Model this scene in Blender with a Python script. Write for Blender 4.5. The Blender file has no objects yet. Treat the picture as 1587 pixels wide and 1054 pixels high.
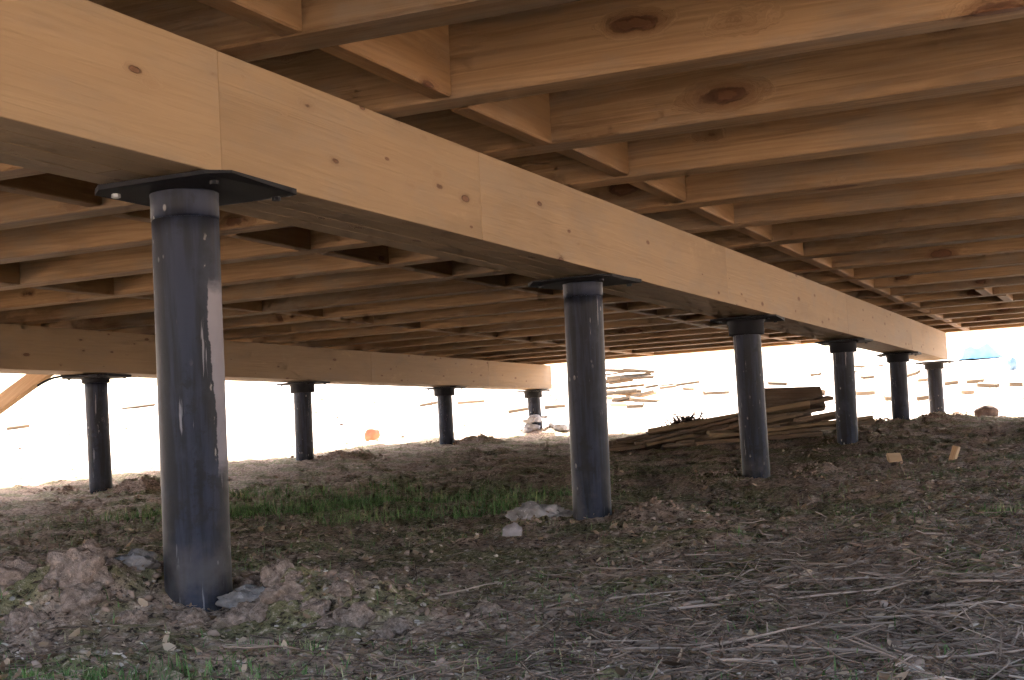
import bpy, bmesh, math, random
import numpy as np
from mathutils import Matrix, Vector, Euler, noise as mnoise

random.seed(7)
rng = np.random.default_rng(11)
scene = bpy.context.scene
COL = scene.collection
rad = math.radians

# ------------------------------------------------------------------ camera
ZC = 0.25                                   # lens height; beam soffit is 0.45 m above the lens
cam_d = bpy.data.cameras.new('camera')
cam = bpy.data.objects.new('camera', cam_d)
COL.objects.link(cam)
CAM_R = Matrix(((0.91408115, 0.07931986, 0.3976984),
                (0.40181831, -0.04474922, -0.91462536),
                (-0.05475126, 0.9958443, -0.07277659)))
cam.matrix_world = Matrix.Translation((0, 0, ZC)) @ CAM_R.to_4x4()
cam_d.lens = 50.866
cam_d.sensor_width = 36.0
cam_d.sensor_fit = 'HORIZONTAL'
cam_d.clip_start = 0.02
cam_d.clip_end = 3000
scene.camera = cam

# ------------------------------------------------------------------ sky, sun, exposure
SUN_EL, SUN_AZ = 46.0, 112.0                  # azimuth: degrees from +X towards +Y
world = bpy.data.worlds.new('World')
scene.world = world
world.use_nodes = True
wn = world.node_tree
wn.nodes.clear()
w_out = wn.nodes.new('ShaderNodeOutputWorld')
w_bg = wn.nodes.new('ShaderNodeBackground')
w_sky = wn.nodes.new('ShaderNodeTexSky')
w_sky.sky_type = 'NISHITA'
w_sky.sun_disc = False
w_sky.sun_elevation = rad(SUN_EL)
w_sky.sun_rotation = rad(90 - SUN_AZ)
w_sky.air_density = 1.0
w_sky.dust_density = 7.0
w_sky.ozone_density = 1.0
w_bg.inputs['Strength'].default_value = 0.15
wn.links.new(w_sky.outputs[0], w_bg.inputs['Color'])
wn.links.new(w_bg.outputs[0], w_out.inputs['Surface'])

sun_d = bpy.data.lights.new('sun', 'SUN')
sun_d.energy = 4.0
sun_d.angle = rad(0.53)
sun_d.color = (1.0, 0.955, 0.88)
sun = bpy.data.objects.new('sun', sun_d)
COL.objects.link(sun)
ce, se = math.cos(rad(SUN_EL)), math.sin(rad(SUN_EL))
to_sun = Vector((ce * math.cos(rad(SUN_AZ)), ce * math.sin(rad(SUN_AZ)), se))
sun.rotation_euler = to_sun.to_track_quat('Z', 'Y').to_euler()

scene.view_settings.view_transform = 'Standard'
scene.view_settings.look = 'None'
scene.view_settings.gamma = 1.0
scene.view_settings.use_curve_mapping = False
scene.view_settings.exposure = 3.25
scene.cycles.max_bounces = 6
scene.cycles.diffuse_bounces = 5
scene.cycles.glossy_bounces = 2
scene.cycles.use_denoising = True
scene.cycles.use_adaptive_sampling = True
scene.cycles.adaptive_threshold = 0.025
scene.cycles.denoising_prefilter = 'NONE'
scene.cycles.adaptive_min_samples = 12

# ------------------------------------------------------------------ helpers
def link(o, parent=None):
    COL.objects.link(o)
    if parent is not None:
        o.parent = parent
    return o

def tag(o, label=None, cat=None, group=None, kind=None):
    if label: o['label'] = label
    if cat: o['category'] = cat
    if group: o['group'] = group
    if kind or cat: o['kind'] = kind or 'thing'
    return o

def empty(name, loc, rot=(0, 0, 0)):
    o = bpy.data.objects.new(name, None)
    o.empty_display_size = 0.1
    o.location = loc
    o.rotation_euler = rot
    return link(o)

def mobj(name, me, mat=None, parent=None, loc=None, rot=None):
    if mat is not None and len(me.materials) == 0:
        me.materials.append(mat)
    o = bpy.data.objects.new(name, me)
    if loc is not None: o.location = loc
    if rot is not None: o.rotation_euler = rot
    return link(o, parent)

def bm_mesh(name, bm, smooth=False):
    me = bpy.data.meshes.new(name)
    bm.to_mesh(me)
    bm.free()
    if smooth:
        me.polygons.foreach_set('use_smooth', [True] * len(me.polygons))
    return me

def plank_mesh(name, L, W, H, bev=0.003, seed=0, sag=0.0):
    """box, length on local X, slightly uneven"""
    r = random.Random(seed)
    bm = bmesh.new()
    bmesh.ops.create_cube(bm, size=1.0)
    for v in bm.verts:
        v.co = Vector((v.co.x * L, v.co.y * W, v.co.z * H))
        v.co += Vector((r.uniform(-1, 1), r.uniform(-1, 1), r.uniform(-1, 1))) * (sag or .0012)
    if bev > 0:
        bmesh.ops.bevel(bm, geom=list(bm.edges), offset=bev, segments=1, affect='EDGES', profile=0.5)
    return bm_mesh(name, bm)

def np_mesh(name, V, F, smooth=False, attrs=None):
    """V (n,3) float, F (m,k) int -> mesh"""
    me = bpy.data.meshes.new(name)
    n, m, k = len(V), len(F), F.shape[1]
    me.vertices.add(n)
    me.vertices.foreach_set('co', np.ascontiguousarray(V, dtype=np.float32).ravel())
    me.loops.add(m * k)
    me.loops.foreach_set('vertex_index', np.ascontiguousarray(F, dtype=np.int32).ravel())
    me.polygons.add(m)
    me.polygons.foreach_set('loop_start', np.arange(0, m * k, k, dtype=np.int32))
    me.polygons.foreach_set('loop_total', np.full(m, k, dtype=np.int32))
    if smooth:
        me.polygons.foreach_set('use_smooth', np.ones(m, dtype=bool))
    for an, av in (attrs or {}).items():
        a = me.attributes.new(an, 'FLOAT', 'POINT')
        a.data.foreach_set('value', np.ascontiguousarray(av, dtype=np.float32))
    me.update(calc_edges=True)
    me.validate()
    return me

def tube(name, pts, radii, sides=6, smooth=True):
    pts = [Vector(p) for p in pts]
    bm = bmesh.new()
    rings = []
    up = Vector((0, 0, 1))
    for i, p in enumerate(pts):
        t = (pts[min(i + 1, len(pts) - 1)] - pts[max(i - 1, 0)]).normalized()
        a = t.cross(up)
        if a.length < 1e-3: a = t.cross(Vector((1, 0, 0)))
        a.normalize(); b = t.cross(a)
        rings.append([bm.verts.new(p + (a * math.cos(2 * math.pi * k / sides) + b * math.sin(2 * math.pi * k / sides)) * radii[i]) for k in range(sides)])
    for r0, r1 in zip(rings, rings[1:]):
        for k in range(sides):
            bm.faces.new((r0[k], r0[(k + 1) % sides], r1[(k + 1) % sides], r1[k]))
    bm.faces.new(rings[0][::-1]); bm.faces.new(rings[-1])
    bmesh.ops.recalc_face_normals(bm, faces=bm.faces)
    return bm_mesh(name, bm, smooth)

# ------------------------------------------------------------------ terrain height
CT = np.array([(-1.44,1.973,-.243),(-1.439,3.791,-.212),(-1.418,5.585,-.18),(-1.43,7.536,-.062),(-1.427,9.32,.02),(-1.42,11.039,.028),
(-4.635,5.614,-.095),(-4.643,7.466,-.015),(-4.632,9.38,.035),(-4.634,11.096,.09),
(0,0,-.25),(-.8,1.3,-.225),(.6,2,-.24),(1.5,0,-.25),(-3,2,-.21),(-5,2.5,-.17),(0,4,-.2),(1.2,5.5,-.16),(1,8.5,-.04),(-.3,11,-.02),(1.2,11.2,-.01),(-3,4.2,-.19),(-3,11.2,.05),(-3,7.6,-.06),(-3,9.4,.0),(-2,-1,-.25),(-5,-1,-.22)])
def _U(r2): return np.where(r2 > 0, r2 * np.log(np.maximum(r2, 1e-12)), 0) * .5
def _tps():
    n = len(CT); d = CT[:, None, :2] - CT[None, :, :2]; K = _U((d ** 2).sum(-1)) + np.eye(n) * .02
    Pm = np.c_[np.ones(n), CT[:, :2]]; A = np.zeros((n + 3, n + 3)); A[:n, :n] = K; A[:n, n:] = Pm; A[n:, :n] = Pm.T
    return np.linalg.solve(A, np.r_[CT[:, 2], 0, 0, 0])
TW = _tps()
def sstep(t):
    t = np.clip(t, 0, 1); return t * t * (3 - 2 * t)
def outside(x, y):
    return np.hypot(x - np.clip(x, -5.6, 2.0), y - np.clip(y, -1.5, 11.6))
def macro(x, y):
    cx = np.clip(x, -5.6, 2.0); cy = np.clip(y, -1.5, 11.6)
    z = TW[-3] + TW[-2] * cx + TW[-1] * cy
    for (a, b, _), w in zip(CT, TW[:-3]): z = z + w * _U((cx - a) ** 2 + (cy - b) ** 2)
    d = np.hypot(x - cx, y - cy)
    far = .02 + .066 * np.minimum(np.maximum(0, d - .6), 60)
    w = sstep(d / 2.5)
    return (1 - w) * z + w * far + ZC
def _hash(ix, iy, s):
    h = (ix.astype(np.int64) * 374761393 + iy.astype(np.int64) * 668265263 + s * 982451653) & 0x7fffffff
    h = ((h ^ (h >> 13)) * 1274126177) & 0x7fffffff
    return ((h ^ (h >> 16)) & 0xffff) / 65535.0
def vnoise(x, y, s=0):
    ix, iy = np.floor(x), np.floor(y)
    fx, fy = x - ix, y - iy
    fx = fx * fx * fx * (fx * (fx * 6 - 15) + 10); fy = fy * fy * fy * (fy * (fy * 6 - 15) + 10)
    a, b, c, d = _hash(ix, iy, s), _hash(ix + 1, iy, s), _hash(ix, iy + 1, s), _hash(ix + 1, iy + 1, s)
    return (a * (1 - fx) + b * fx) * (1 - fy) + (c * (1 - fx) + d * fx) * fy * 1.0
def n2(x, y, wl, s):       # rotated lattice, -1..1
    c, q = math.cos(s * 1.3 + .4), math.sin(s * 1.3 + .4)
    return vnoise((x * c - y * q) / wl, (x * q + y * c) / wl, s) * 2 - 1
# (x, y, radius, height): soil thrown up round the feet of the posts
MOUNDS = [(-1.64, 1.90, .17, .07), (-1.24, 2.02, .13, .045), (-1.56, 1.97, .07, .03), (-1.34, 2.02, .06, .025), (-1.47, 2.22, .2, .04), (-1.83, 1.78, .2, .03), (-1.05, 2.0, .18, .02),
          (-1.27, 3.86, .12, .035), (-1.58, 3.74, .1, .02), (-1.25, 5.7, .14, .03), (-1.58, 5.55, .14, .025), (-1.43, 7.7, .2, .03),
          (-1.55, 9.2, .16, .03), (-1.2, 9.5, .22, .04), (-1.32, 11.1, .2, .035), (-4.42, 5.66, .17, .06), (-4.78, 5.52, .12, .03),
          (-4.42, 7.55, .18, .05), (-4.4, 9.45, .16, .055), (-4.7, 9.5, .12, .03), (-4.5, 11.1, .22, .05)]
PILE_FEET = [(-1.44, 1.973), (-1.439, 3.791), (-1.418, 5.585), (-1.43, 7.536), (-1.427, 9.32), (-1.42, 11.039),
             (-4.635, 5.614), (-4.643, 7.466), (-4.632, 9.38), (-4.634, 11.096)]
def gz(x, y):
    x = np.asarray(x, float); y = np.asarray(y, float)
    z = macro(x, y)
    m = np.zeros_like(z)
    for a, b, r, h in MOUNDS:
        m = m + h * np.exp(-((x - a) ** 2 + (y - b) ** 2) / (r * r) * 1.1)
    z = z + m - .012
    rough = 1 + 16 * np.clip(m, 0, .07)
    z = z + .016 * n2(x, y, .62, 1) + .010 * n2(x, y, .27, 2)
    z = z + rough * (.0085 * n2(x, y, .11, 3) + .008 * np.abs(n2(x, y, .055, 4)) + .006 * n2(x, y, .026, 5) + .0035 * n2(x, y, .012, 6))
    for a, b in PILE_FEET:                      # small sunk collar right at each post
        d = np.hypot(x - a, y - b)
        z = z - (.02 if (a, b) == PILE_FEET[0] else .010) * np.exp(-(d / .085) ** 2)
    return z
def gzs(x, y): return float(gz(np.array([x]), np.array([y]))[0])

# ------------------------------------------------------------------ node materials
class NT:
    def __init__(self, name):
        self.m = bpy.data.materials.new(name); self.m.use_nodes = True
        self.t = self.m.node_tree; self.t.nodes.clear()
        self.out = self.n('ShaderNodeOutputMaterial'); self.b = self.n('ShaderNodeBsdfPrincipled')
        self.l(self.b.outputs[0], self.out.inputs['Surface'])
    def n(self, t, **k):
        x = self.t.nodes.new(t)
        for a, v in k.items(): setattr(x, a, v)
        return x
    def l(self, a, b): self.t.links.new(a, b)
    def set(self, sock, v):
        if hasattr(v, 'is_output') or isinstance(v, bpy.types.NodeSocket): self.l(v, sock)
        elif isinstance(v, (tuple, list)) and len(v) == 3 and sock.type == 'RGBA': sock.default_value = (*v, 1)
        else: sock.default_value = v
    def math(self, op, a, b=None, c=None, clamp=False):
        x = self.n('ShaderNodeMath', operation=op); x.use_clamp = clamp
        self.set(x.inputs[0], a)
        if b is not None: self.set(x.inputs[1], b)
        if c is not None: self.set(x.inputs[2], c)
        return x.outputs[0]
    def mix(self, f, a, b, mode='MIX'):
        x = self.n('ShaderNodeMix', data_type='RGBA', blend_type=mode)
        self.set(x.inputs[0], f); self.set(x.inputs[6], a); self.set(x.inputs[7], b)
        return x.outputs[2]
    def noise(self, vec, scale, detail=4, rough=.55, dist=0.0):
        x = self.n('ShaderNodeTexNoise'); self.set(x.inputs['Scale'], scale)
        x.inputs['Detail'].default_value = detail; x.inputs['Roughness'].default_value = rough; x.inputs['Distortion'].default_value = dist
        if vec is not None: self.l(vec, x.inputs['Vector'])
        return x.outputs['Fac']
    def step(self, v, a, b, lo=0.0, hi=1.0):
        x = self.n('ShaderNodeMapRange', interpolation_type='SMOOTHSTEP')
        self.set(x.inputs[0], v)
        for i, q in enumerate((a, b, lo, hi)): self.set(x.inputs[i + 1], q)
        return x.outputs[0]
    def scale(self, vec, s, off=None):
        x = self.n('ShaderNodeMapping'); self.l(vec, x.inputs[0]); x.inputs['Scale'].default_value = s
        if off is not None: self.l(off, x.inputs['Location'])
        return x.outputs[0]
    def bump(self, h, strength=.3, dist=.01):
        x = self.n('ShaderNodeBump'); x.inputs['Strength'].default_value = strength; x.inputs['Distance'].default_value = dist
        self.l(h, x.inputs['Height']); self.l(x.outputs[0], self.b.inputs['Normal'])
    def fin(self, col, rough=.7, spec=.3):
        self.set(self.b.inputs['Base Color'], col); self.set(self.b.inputs['Roughness'], rough)
        self.b.inputs['Specular IOR Level'].default_value = spec
        return self.m

def wood(name, light, dark, halo_k=.45, knot_s=1.0, knot_r=.085, knot_col=(.07, .028, .014), weather=0.0, var=.35, rough=.68, odds=.35, grain=1.0):
    t = NT(name)
    co = t.n('ShaderNodeTexCoord').outputs['Object']
    oi = t.n('ShaderNodeObjectInfo')
    rv = t.n('ShaderNodeCombineXYZ')
    r1 = t.math('MULTIPLY', oi.outputs['Random'], 37.0)
    t.l(r1, rv.inputs[0]); t.l(t.math('MULTIPLY', oi.outputs['Random'], 13.7), rv.inputs[1]); t.l(t.math('MULTIPLY', oi.outputs['Random'], 23.1), rv.inputs[2])
    add = t.n('ShaderNodeVectorMath', operation='ADD'); t.l(co, add.inputs[0]); t.l(rv.outputs[0], add.inputs[1])
    p = add.outputs[0]
    # knots: flattened cells, each with its own size, some cells empty
    vs = t.scale(p, (2.6 * knot_s, 8 * knot_s, 7 * knot_s))
    vo = t.n('ShaderNodeTexVoronoi'); t.l(vs, vo.inputs['Vector']); vo.inputs['Scale'].default_value = 1.0; vo.inputs['Randomness'].default_value = 1.0
    sp = t.n('ShaderNodeSeparateColor'); t.l(vo.outputs['Color'], sp.inputs[0])
    size = t.math('MULTIPLY_ADD', sp.outputs[0], .85, .25)
    has = t.step(sp.outputs[1], odds, odds + .02)
    fine = t.noise(p, 26, 3, .6)
    kn = t.math('ADD', vo.outputs['Distance'], t.math('MULTIPLY', t.math('SUBTRACT', fine, .5), .16))
    kn = t.math('DIVIDE', kn, size)
    core = t.math('MULTIPLY', t.step(kn, knot_r + .05, knot_r, 0, 1), has)
    rimk = t.math('MULTIPLY', t.step(t.math('ABSOLUTE', t.math('SUBTRACT', kn, knot_r + .015)), .035, .01), has)
    halo = t.math('MULTIPLY', t.step(kn, knot_r + .22, knot_r, 0, 1), has)
    # grain lines bend round the knots
    warp = t.math('MULTIPLY', halo, 1.6)
    g1 = t.scale(p, (.5, 11, 11))
    wv = t.n('ShaderNodeVectorMath', operation='ADD'); t.l(g1, wv.inputs[0])
    cb = t.n('ShaderNodeCombineXYZ'); t.l(warp, cb.inputs[1]); t.l(warp, cb.inputs[2]); t.l(cb.outputs[0], wv.inputs[1])
    n1 = t.noise(wv.outputs[0], 1.3, 4, .6, .6)
    n3 = t.noise(t.scale(p, (2.2, 120, 120)), 1.0, 3, .65)
    ring = t.math('SINE', t.math('MULTIPLY', n1, 55.0))
    ring = t.math('MULTIPLY_ADD', ring, .5, .5)
    f = t.math('ADD', t.math('MULTIPLY', t.step(n1, .3, .7), .42), t.math('MULTIPLY', ring, .34))
    f = t.math('ADD', f, t.math('MULTIPLY', t.step(n3, .3, .75), .34), clamp=True)
    f = t.math('MULTIPLY_ADD', t.math('SUBTRACT', f, .5), grain, .5)
    c = t.mix(f, light, dark)
    big = t.noise(t.scale(p, (1.1, 4, 4)), 1.0, 4, .6)
    c = t.mix(t.math('MULTIPLY', t.step(big, .48, .7), .42), c, tuple(v * .55 for v in dark))
    tone = t.math('MULTIPLY_ADD', oi.outputs['Random'], var, 1 - var * .55)
    c = t.mix(1.0, c, tone, 'MULTIPLY')
    if weather > 0:
        wn_ = t.noise(t.scale(p, (.6, 1.6, 1.6)), 4.5, 6, .68)
        c = t.mix(t.math('MULTIPLY', t.step(wn_, .45, .68), weather), c, (.19, .165, .135))
        c = t.mix(t.math('MULTIPLY', t.step(wn_, .40, .30), weather * .8), c, tuple(min(1, v * 1.5) for v in light))
    c = t.mix(t.math('MULTIPLY', halo, halo_k), c, (dark[0] * .62, dark[1] * .45, dark[2] * .38))
    c = t.mix(t.math('MULTIPLY', core, .75), c, tuple(v * 1.7 for v in knot_col))
    c = t.mix(t.math('MULTIPLY', rimk, t.math('MULTIPLY_ADD', fine, 1.3, -.25, True)), c, tuple(v * .5 for v in knot_col))
    h = t.math('ADD', t.math('MULTIPLY', n3, .5), t.math('MULTIPLY', rimk, -.6))
    h = t.math('ADD', h, t.math('MULTIPLY', ring, .15))
    t.bump(h, .45, .005)
    return t.fin(c, rough, .22)

M = {}
M['beam'] = wood('beam_pine', (.308, .21, .118), (.25, .162, .087), halo_k=.22, knot_s=3.1, knot_r=.12, var=.16, weather=.3, odds=.1, grain=.6)
M['joist'] = wood('joist_pine', (.325, .203, .106), (.185, .105, .05), halo_k=.6, knot_s=1.2, knot_r=.16, var=.75, weather=.45, odds=.15)
M['block'] = wood('blocking_pine', (.25, .142, .064), (.18, .094, .038), knot_s=1.9, knot_r=.1, var=.35, weather=.2)
M['deck'] = wood('deck_pine', (.14, .088, .05), (.085, .05, .028), var=.3, weather=.3)
M['old'] = wood('old_board', (.20, .135, .088), (.10, .062, .04), var=.6, weather=.6, rough=.85)
M['offcut'] = wood('fresh_offcut', (.60, .42, .26), (.45, .28, .15), var=.4)
M['debris'] = wood('debris_board', (.24, .17, .10), (.13, .085, .05), var=.7, rough=.85)

def steel(name, streak=False):
    t = NT(name)
    tc = t.n('ShaderNodeTexCoord').outputs['Object']
    oi = t.n('ShaderNodeObjectInfo')
    off = t.n('ShaderNodeCombineXYZ'); t.l(t.math('MULTIPLY', oi.outputs['Random'], 40.0), off.inputs[2])
    add = t.n('ShaderNodeVectorMath', operation='ADD'); t.l(tc, add.inputs[0]); t.l(off.outputs[0], add.inputs[1])
    p = add.outputs[0]
    runs = t.noise(t.scale(p, (38, 38, 2.2)), 1.0, 5, .6)
    blot = t.noise(p, 11, 5, .6)
    c = t.mix(t.step(runs, .42, .62), (.0055, .0065, .0115), (.0165, .021, .039))
    c = t.mix(t.math('MULTIPLY', t.step(blot, .5, .75), .6), c, (.028, .034, .055))
    # dried clay dust and flaked spots
    fl = t.n('ShaderNodeTexVoronoi'); fl.inputs['Scale'].default_value = 46; t.l(t.scale(p, (1, 1, .55)), fl.inputs['Vector'])
    gate = t.step(t.noise(p, 7, 3), .5, .62)
    spot = t.math('MULTIPLY', t.step(fl.outputs['Distance'], .2, .13), gate)
    c = t.mix(t.math('MULTIPLY', spot, .75), c, (.28, .265, .26))
    c = t.mix(t.math('MULTIPLY', t.step(t.noise(p, 17, 5, .7), .56, .66), .7), c, (.006, .006, .008))
    scr = t.step(t.noise(t.scale(p, (95, 95, 6)), 1.0, 3), .66, .71)
    c = t.mix(t.math('MULTIPLY', scr, .55), c, (.28, .27, .29))
    sep = t.n('ShaderNodeSeparateXYZ'); t.l(tc, sep.inputs[0])
    # soil splash near the foot
    foot = t.math('MULTIPLY', t.step(sep.outputs[2], -.47, -.64), t.step(blot, .38, .6))
    c = t.mix(t.math('MULTIPLY', foot, .4), c, (.11, .095, .085))
    rough = t.math('MULTIPLY_ADD', runs, .25, .36)
    h = t.math('ADD', blot, t.math('MULTIPLY', spot, .6))
    if streak:      # peeled paint strip, outside light on that side put into its colour
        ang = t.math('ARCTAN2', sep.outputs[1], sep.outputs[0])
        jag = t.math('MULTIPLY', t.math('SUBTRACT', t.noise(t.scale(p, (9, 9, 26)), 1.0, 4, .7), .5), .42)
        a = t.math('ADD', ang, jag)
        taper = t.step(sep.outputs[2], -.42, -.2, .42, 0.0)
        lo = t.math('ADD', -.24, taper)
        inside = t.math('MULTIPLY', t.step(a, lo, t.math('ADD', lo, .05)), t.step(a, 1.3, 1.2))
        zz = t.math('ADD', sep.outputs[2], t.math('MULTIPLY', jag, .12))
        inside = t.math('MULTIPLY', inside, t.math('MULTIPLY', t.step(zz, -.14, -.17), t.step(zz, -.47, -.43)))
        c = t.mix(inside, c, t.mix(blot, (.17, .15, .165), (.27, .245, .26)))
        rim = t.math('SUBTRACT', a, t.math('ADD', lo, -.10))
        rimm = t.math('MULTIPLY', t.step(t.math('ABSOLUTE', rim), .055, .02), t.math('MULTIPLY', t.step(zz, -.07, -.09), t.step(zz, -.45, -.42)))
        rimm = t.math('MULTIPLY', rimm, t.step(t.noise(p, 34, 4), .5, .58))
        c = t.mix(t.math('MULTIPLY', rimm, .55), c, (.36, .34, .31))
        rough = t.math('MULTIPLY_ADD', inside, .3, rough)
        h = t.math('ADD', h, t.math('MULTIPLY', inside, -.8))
    t.bump(h, .3, .006)
    return t.fin(c, rough, .2)
M['steel'] = steel('pile_paint')
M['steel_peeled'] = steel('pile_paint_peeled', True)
t = NT('plate_steel')
p = t.n('ShaderNodeTexCoord').outputs['Object']
M['plate'] = (t.fin(t.mix(t.noise(p, 22, 4), (.005, .005, .007), (.014, .014, .017)), .65, .18))
t = NT('bolt_zinc'); t.b.inputs['Metallic'].default_value = .9
M['bolt'] = t.fin((.55, .56, .58), .35, .5)

def attr_mat(name, stops, rough=.8, spec=.2, transl=0.0):
    t = NT(name)
    a = t.n('ShaderNodeAttribute', attribute_name='rnd')
    r = t.n('ShaderNodeValToRGB'); t.l(a.outputs['Fac'], r.inputs[0])
    e = r.color_ramp.elements
    e[0].position, e[0].color = stops[0][0], (*stops[0][1], 1)
    e[1].position, e[1].color = stops[-1][0], (*stops[-1][1], 1)
    for s, c in stops[1:-1]:
        q = e.new(s); q.color = (*c, 1)
    return t.fin(r.outputs[0], rough, spec)
M['straw'] = attr_mat('dry_straw', [(0, (.085, .056, .040)), (.45, (.20, .14, .105)), (.8, (.34, .25, .195)), (1, (.58, .45, .36))])
M['grass'] = attr_mat('grass_blade', [(0, (.045, .07, .022)), (.4, (.085, .155, .04)), (.7, (.16, .22, .075)), (1, (.38, .31, .18))], .65)
M['leaf'] = attr_mat('dead_leaf', [(0, (.10, .058, .036)), (.5, (.28, .18, .11)), (1, (.52, .39, .27))])
M['chip'] = attr_mat('pale_chip', [(0, (.13, .095, .072)), (.5, (.32, .25, .195)), (1, (.66, .55, .45))])
M['clod'] = attr_mat('small_clod', [(0, (.14, .092, .068)), (.5, (.26, .18, .136)), (1, (.38, .275, .215))], .95, .1)

def rocky(name, a, b, sc=20, rough=.95):
    t = NT(name); p = t.n('ShaderNodeTexCoord').outputs['Object']
    n = t.noise(p, sc, 6, .65)
    c = t.mix(t.step(n, .3, .72), a, b)
    v = t.noise(p, sc * 6, 3, .6)
    c = t.mix(t.math('MULTIPLY', t.step(v, .58, .7), .5), c, tuple(min(1, x * 1.8) for x in b))
    t.bump(t.math('ADD', n, t.math('MULTIPLY', v, .4)), .7, .012)
    return t.fin(c, rough, .15)
M['soil_clod'] = rocky('soil_clod', (.13, .09, .068), (.38, .275, .215), 2.6)
M['cement'] = rocky('cement_lump', (.11, .092, .082), (.27, .235, .215), 14)
M['cement_pale'] = rocky('cement_pale', (.16, .138, .13), (.40, .355, .34), 14)
M['rubble'] = rocky('white_rubble', (.34, .32, .32), (.62, .6, .6), 14)
M['stone'] = rocky('field_stone', (.2, .165, .155), (.36, .31, .3), 16)
M['block_brown'] = rocky('crumbly_block', (.12, .085, .07), (.21, .155, .135), 12)

def plain(name, a, b, sc=8, rough=.5):
    t = NT(name); p = t.n('ShaderNodeTexCoord').outputs['Object']
    n = t.noise(p, sc, 5)
    t.bump(n, .5, .02)
    return t.fin(t.mix(n, a, b), rough, .4)
M['blue'] = plain('blue_tarpaulin', (.10, .36, .52), (.36, .58, .68), 5)
M['sack'] = plain('blue_grey_sack', (.10, .18, .24), (.22, .30, .36), 8)
M['orange'] = plain('orange_plastic', (.30, .075, .02), (.42, .13, .045), 9)

def ground_mat():
    t = NT('ground_soil')
    geo = t.n('ShaderNodeNewGeometry').outputs['Position']
    a = t.noise(geo, 1.7, 4, .6); b = t.noise(geo, 16, 5, .7); c_ = t.noise(geo, 75, 4, .7); d = t.noise(geo, 5, 4, .6)
    c = t.mix(t.step(b, .3, .7), (.185, .122, .088), (.39, .272, .20))
    c = t.mix(t.math('MULTIPLY', t.step(a, .44, .62), .45), c, (.48, .345, .26))
    c = t.mix(t.math('MULTIPLY', t.step(d, .44, .58), .8), c, t.mix(b, (.095, .092, .036), (.20, .19, .075)))
    c = t.mix(t.math('MULTIPLY', t.step(c_, .54, .66), .65), c, (.62, .475, .37))
    c = t.mix(t.math('MULTIPLY', t.step(c_, .48, .38), .9), c, (.035, .023, .017))
    vr = t.n('ShaderNodeTexVoronoi'); vr.inputs['Scale'].default_value = 60; t.l(geo, vr.inputs['Vector'])
    vc = t.n('ShaderNodeSeparateColor'); t.l(vr.outputs['Color'], vc.inputs[0])
    fleck = t.math('MULTIPLY', t.step(vr.outputs['Distance'], .34, .2), t.step(vc.outputs[0], .72, .76))
    c = t.mix(t.math('MULTIPLY', fleck, .8), c, t.mix(vc.outputs[1], (.16, .11, .08), (.46, .41, .37)))
    # soil painted paler round the house: sunlit glare put into its colour
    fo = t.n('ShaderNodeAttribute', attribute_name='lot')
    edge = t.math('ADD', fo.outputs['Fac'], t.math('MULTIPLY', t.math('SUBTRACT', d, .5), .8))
    dry = t.mix(t.step(b, .3, .7), (.34, .275, .235), (.58, .50, .44))  # lightened soil colour standing in for the glare
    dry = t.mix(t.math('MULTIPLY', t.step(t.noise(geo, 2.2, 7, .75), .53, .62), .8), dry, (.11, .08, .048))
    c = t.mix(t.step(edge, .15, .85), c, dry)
    t.bump(t.math('ADD', c_, t.math('MULTIPLY', b, 1.5)), .6, .012)
    return t.fin(c, .95, .12)
M['ground'] = ground_mat()

# ------------------------------------------------------------------ ground
th = np.concatenate([np.arange(84, 143, .14), np.arange(143, 84 + 360, 2.5)]) * math.pi / 180
rr = [.02, .1, .2, .3, .42, .55, .68, .8]
while rr[-1] < 900:
    r = rr[-1]
    q = .0062 if r < 3.2 else (.0085 if r < 13 else (.02 if r < 60 else .12))
    rr.append(r * (1 + q))
rr = np.array(rr)
TH, RR = np.meshgrid(th, rr)
GX, GY = RR * np.cos(TH), RR * np.sin(TH)
GZ = gz(GX.ravel(), GY.ravel())
nr, nt = TH.shape
idx = np.arange(nr * nt).reshape(nr, nt)
nx = np.roll(idx, -1, axis=1)
F = np.stack([idx[:-1], idx[1:], nx[1:], nx[:-1]], -1).reshape(-1, 4)
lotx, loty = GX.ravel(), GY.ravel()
lot = sstep((np.hypot(lotx - np.clip(lotx, -5.3, 2.0), loty - np.clip(loty, -1.5, 11.3)) - .05) / 1.7)  # mask for the glare painted into the ground colour
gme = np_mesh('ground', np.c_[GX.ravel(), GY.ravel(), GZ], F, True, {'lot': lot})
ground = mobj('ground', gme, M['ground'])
tag(ground, kind='structure')

# ------------------------------------------------------------------ timber floor
SOFFIT = ZC + .4504         # underside of the beams
JB = ZC + .6506             # underside of the joists
J0, JS, JT, JH = 1.893, .5049, .088, .19
XL, XR = -5.6, 1.15
K0, K1 = -3, 18
BX = {'near': (-1.301, -1.501), 'far': (-4.511, -4.711)}

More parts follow.
